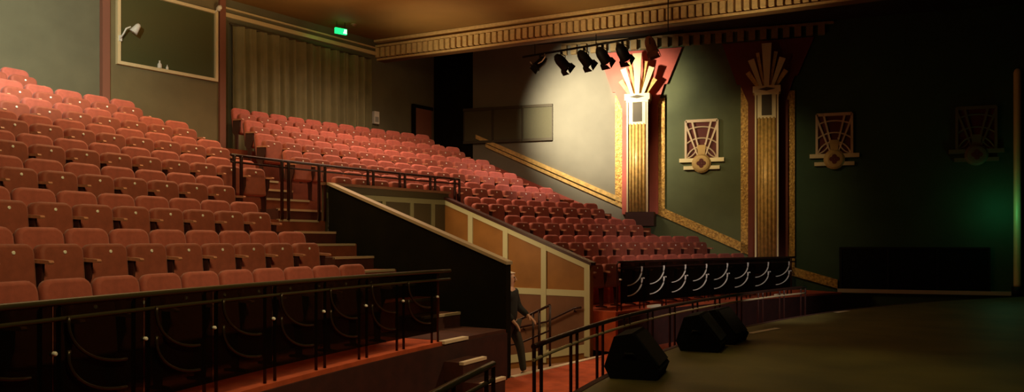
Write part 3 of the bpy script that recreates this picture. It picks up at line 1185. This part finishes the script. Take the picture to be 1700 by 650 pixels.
def make_person(loc, rz):
    root = thing('person', 'person in dark jacket and trousers walking out of the entrance past the dark wall', 'person', loc, rz)
    V, E, idx = [], [], {}

    def v(n, p, r, prev=None):
        idx[n] = len(V)
        V.append((p, r))
        if prev:
            E.append((idx[prev], idx[n]))
    # faces -y; left hand is +x
    v('pelvis', (0, 0, .93), (.13, .10))
    v('belly', (0, -.01, 1.08), (.125, .095), 'pelvis')
    v('chest', (0, -.01, 1.28), (.145, .10), 'belly')
    v('collar', (0, .01, 1.42), (.10, .075), 'chest')
    v('neck', (0, 0, 1.48), .052, 'collar')
    v('jaw', (0, -.015, 1.555), (.066, .072), 'neck')
    v('skull', (0, -.005, 1.635), (.078, .092), 'jaw')
    v('crown', (0, .0, 1.70), (.058, .068), 'skull')
    hands = {}
    for sd, sx in (('l', 1), ('r', -1)):
        v('sh' + sd, (sx * .17, .01, 1.395), .066, 'collar')
        if sd == 'r':      # arm hanging, hand by the hip
            el, wr = (sx * .25, .02, 1.13), (sx * .22, -.16, .93)
        else:              # arm swung forward
            el, wr = (sx * .26, -.04, 1.13), (sx * .25, -.24, .98)
        v('el' + sd, el, .046, 'sh' + sd)
        v('wr' + sd, wr, .030, 'el' + sd)
        d = (Vector(wr) - Vector(el)).normalized()
        pm = Vector(wr) + d * .06
        v('pm' + sd, tuple(pm), (.038, .022), 'wr' + sd)
        side = Vector((0, 0, 1)).cross(d).normalized()
        upv = d.cross(side)
        for f in range(4):
            off = side * (f - 1.5) * .019
            b = pm + d * .045 + off
            ln = (.062, .072, .068, .052)[f]
            v('f%s%d' % (sd, f), tuple(b), .0105, 'pm' + sd)
            v('g%s%d' % (sd, f), tuple(b + d * ln * .55 - upv * .010), .0095, 'f%s%d' % (sd, f))
            v('h%s%d' % (sd, f), tuple(b + d * ln - upv * .03), .008, 'g%s%d' % (sd, f))
        th = Vector(wr) + d * .035 - side * (.035 * sx) - upv * .012
        v('t' + sd, tuple(th), .0125, 'wr' + sd)
        v('u' + sd, tuple(th + d * .035 - side * (.018 * sx) - upv * .012), .010, 't' + sd)
    for sd, sx in (('l', 1), ('r', -1)):
        fw = -1 if sd == 'l' else 1
        v('hip' + sd, (sx * .09, 0, .86), .088, 'pelvis')
        v('kn' + sd, (sx * .10, fw * .10 - .04, .50), .056, 'hip' + sd)
        v('an' + sd, (sx * .10, fw * .20 + (0.06 if sd == 'r' else 0), .11 if sd == 'r' else .09), .038, 'kn' + sd)
        v('to' + sd, (sx * .11, fw * .20 - .15 + (0.06 if sd == 'r' else 0), .035), (.042, .03), 'an' + sd)
    body = skin_mesh('body', V, E, M['skin'], root, 2, 0)
    # face
    mb = MB()
    mb.prism([(-.088, 1.60), (-.122, 1.592), (-.088, 1.65)], -.014, .014, 'yz')
    mb.build('nose', M['skin'], body)
    for sx in (-1, 1):
        MB().lathe([(.011, 0), (.008, .008)], 8, Matrix.Translation((sx * .03, -.085, 1.642)) @ Matrix.Rotation(PI / 2, 4, 'X')).build('eye', M['eye'], body)
        MB().lathe([(.028, 0), (.024, .012), (.008, .014)], 10, Matrix.Translation((sx * .074, .01, 1.62)) @ Matrix.Rotation(sx * PI / 2, 4, 'Y')).build('ear', M['skin'], body, True)
    MB().box(-.022, .022, -.094, -.082, 1.568, 1.575).build('mouth', M['maroon'], body)
    hv = [((0, .035, 1.56), (.070, .062)), ((0, .035, 1.65), (.084, .080)), ((0, .015, 1.715), (.072, .080))]
    skin_mesh('hair', hv, [(0, 1), (1, 2)], M['hair'], root, 2, 1)
    # jacket and trousers follow the same joints
    names = ['pelvis', 'belly', 'chest', 'collar', 'shl', 'ell', 'wrl', 'shr', 'elr', 'wrr']
    jv = []
    for nme in names:
        p, r = V[idx[nme]]
        r = r if isinstance(r, tuple) else (r, r)
        k = .022
        p = Vector(p)
        if nme == 'pelvis':
            p = p + Vector((0, 0, -.06))
        if nme.startswith('wr'):
            e = Vector(V[idx['el' + nme[2]]][0])
            p = e + (p - e) * .93
        jv.append((tuple(p), (r[0] + k, r[1] + k)))
    je = [(0, 1), (1, 2), (2, 3), (3, 4), (4, 5), (5, 6), (3, 7), (7, 8), (8, 9)]
    skin_mesh('jacket', jv, je, M['jacket'], root, 2, 0)
    tv = []
    for nme in ['pelvis', 'hipl', 'knl', 'anl', 'hipr', 'knr', 'anr']:
        p, r = V[idx[nme]]
        r = r if isinstance(r, tuple) else (r, r)
        tv.append((p, (r[0] + .018, r[1] + .018)))
    skin_mesh('trousers', tv, [(0, 1), (1, 2), (2, 3), (0, 4), (4, 5), (5, 6)], M['trousers'], root, 2, 0)
    for sd, sx in (('l', 1), ('r', -1)):
        a, b = V[idx['an' + sd]][0], V[idx['to' + sd]][0]
        sv = [((a[0], a[1] + .05, .045), (.046, .042)), ((a[0], a[1] - .03, .05), (.048, .045)), ((b[0], b[1] - .03, .035), (.045, .032))]
        skin_mesh('shoe', sv, [(0, 1), (1, 2)], M['black'], root, 2, 1)
    return root


make_person((-1.42, 7.72, -.15), .25)

# ----------------------------------------------------------------------------------------------
# lights
# ----------------------------------------------------------------------------------------------
def area(name, loc, target, size, power, col=(1, .62, .30), size_y=None, spread=None):
    l = bpy.data.lights.new(name, 'AREA')
    l.energy = power
    l.color = col
    l.size = size
    if size_y:
        l.shape = 'RECTANGLE'
        l.size_y = size_y
    if spread:
        l.spread = math.radians(spread)
    o = bpy.data.objects.new(name, l)
    C.objects.link(o)
    o.location = loc
    o.rotation_euler = (Vector(target) - Vector(loc)).to_track_quat('-Z', 'Y').to_euler()
    return o


def spot(name, loc, target, power, ang, blend=.6, col=(1, .75, .45), r=.08):
    l = bpy.data.lights.new(name, 'SPOT')
    l.energy = power
    l.color = col
    l.spot_size = math.radians(ang)
    l.spot_blend = blend
    l.shadow_soft_size = r
    o = bpy.data.objects.new(name, l)
    C.objects.link(o)
    o.location = loc
    o.rotation_euler = (Vector(target) - Vector(loc)).to_track_quat('-Z', 'Y').to_euler()
    return o


def point(name, loc, power, col, r=.1):
    l = bpy.data.lights.new(name, 'POINT')
    l.energy = power
    l.color = col
    l.shadow_soft_size = r
    o = bpy.data.objects.new(name, l)
    C.objects.link(o)
    o.location = loc
    return o


WARM = (1.0, .66, .36)
area('house_light', (-4.5, 11.8, 7.7), (-4.6, 12.0, 3), 3.0, 145, (1, .70, .33), 3.0, 135)
area('house_light', (1.2, 12.6, 7.7), (1.6, 13.0, 3), 2.5, 210, (1, .66, .44), 2.5, 135)
area('front_fill', (-8.5, 1.0, 7.4), (-7.0, 10.0, 2.6), 2.0, 95, (1, .76, .32), 1.2, 100)  # unseen soft fill added to lift the left seat fronts
spot('ceiling_bounce', (-2.0, 12.0, 5.2), (-1.9, 11.9, 8), 1300, 150, .7, (1, .62, .26), .6)  # unseen upward spot standing in for light bounced onto the ceiling
spot('bay_spot', (5.3, 11.8, 6.2), wallpt(11.9, 0, 5.75), 1900, 86, .85, (1, .86, .62), .05)
spot('capital_spot', (5.2, 11.9, 6.4), wallpt(10.6, 0, 6.6), 700, 30, .6, (1, .82, .55), .05)
spot('seat_spot', (5.5, 9.0, 6.9), (4.9, 12.3, 3.5), 850, 40, .8, (1, .68, .56))
spot('green_bay_spot', (5.3, 7.9, 6.0), wallpt(8.2, 0, 3.7), 260, 66, .9, (1, .76, .38))
spot('booth_wash', (-8.0, 10.0, 6.4), (-7.5, 17, 6.2), 2300, 95, .9, (.92, .95, .78))
spot('gangway_spot', (1.5, 2.5, 7.2), (-2.0, 6.6, .3), 650, 34, .6, (1, .70, .38))
spot('platform_fill', (-2.5, 1.5, 7.0), (-6.2, 6.8, .9), 330, 24, .6, (1, .66, .36))  # unseen spot added to brighten the left platform's red edge
spot('stage_spot', (-1.0, 4.5, 7.2), (-2.9, 2.2, .7), 230, 38, 1.0, (1, .80, .30))
spot('rail_fill', (-1.5, 1.5, 3.2), (4.9, 6.9, .95), 640, 38, .6, (1, .88, .74))  # unseen spot added from the stage side to brighten the curved bars
spot('right_bank_fill', (2.5, 2.5, 7.4), (4.6, 10.0, 2.0), 330, 44, .9, (1, .52, .36))  # unseen soft spot added to lift the lower right rows
spot('left_haze_wash', (-9.3, 6.0, 7.2), (-6.8, 14.5, 4.3), 130, 42, .9, (1, .86, .66))  # unseen wash added in place of haze over the upper left seats
for yy in (14.0, 9.8, 6.2):
    spot('cornice_fill', (corn_x(yy) - 1.5, yy, 5.5), (corn_x(yy) - 1.1, yy, 8), 115, 96, .9, (1, .74, .38))  # unseen upward spots added to brighten the dentils and ceiling
spot('person_fill', (-2.6, 1.5, 6.4), (-1.38, 7.7, 1.5), 260, 9, .8, (1, .80, .58))  # unseen narrow spot added to brighten the person's head
point('entrance_lamp', (-.6, 9.7, 2.3), 42, (1, .66, .34), .1)
point('green_glow', wallpt(1.95, .75, 2.85), 5, (.1, 1, .45), .1)
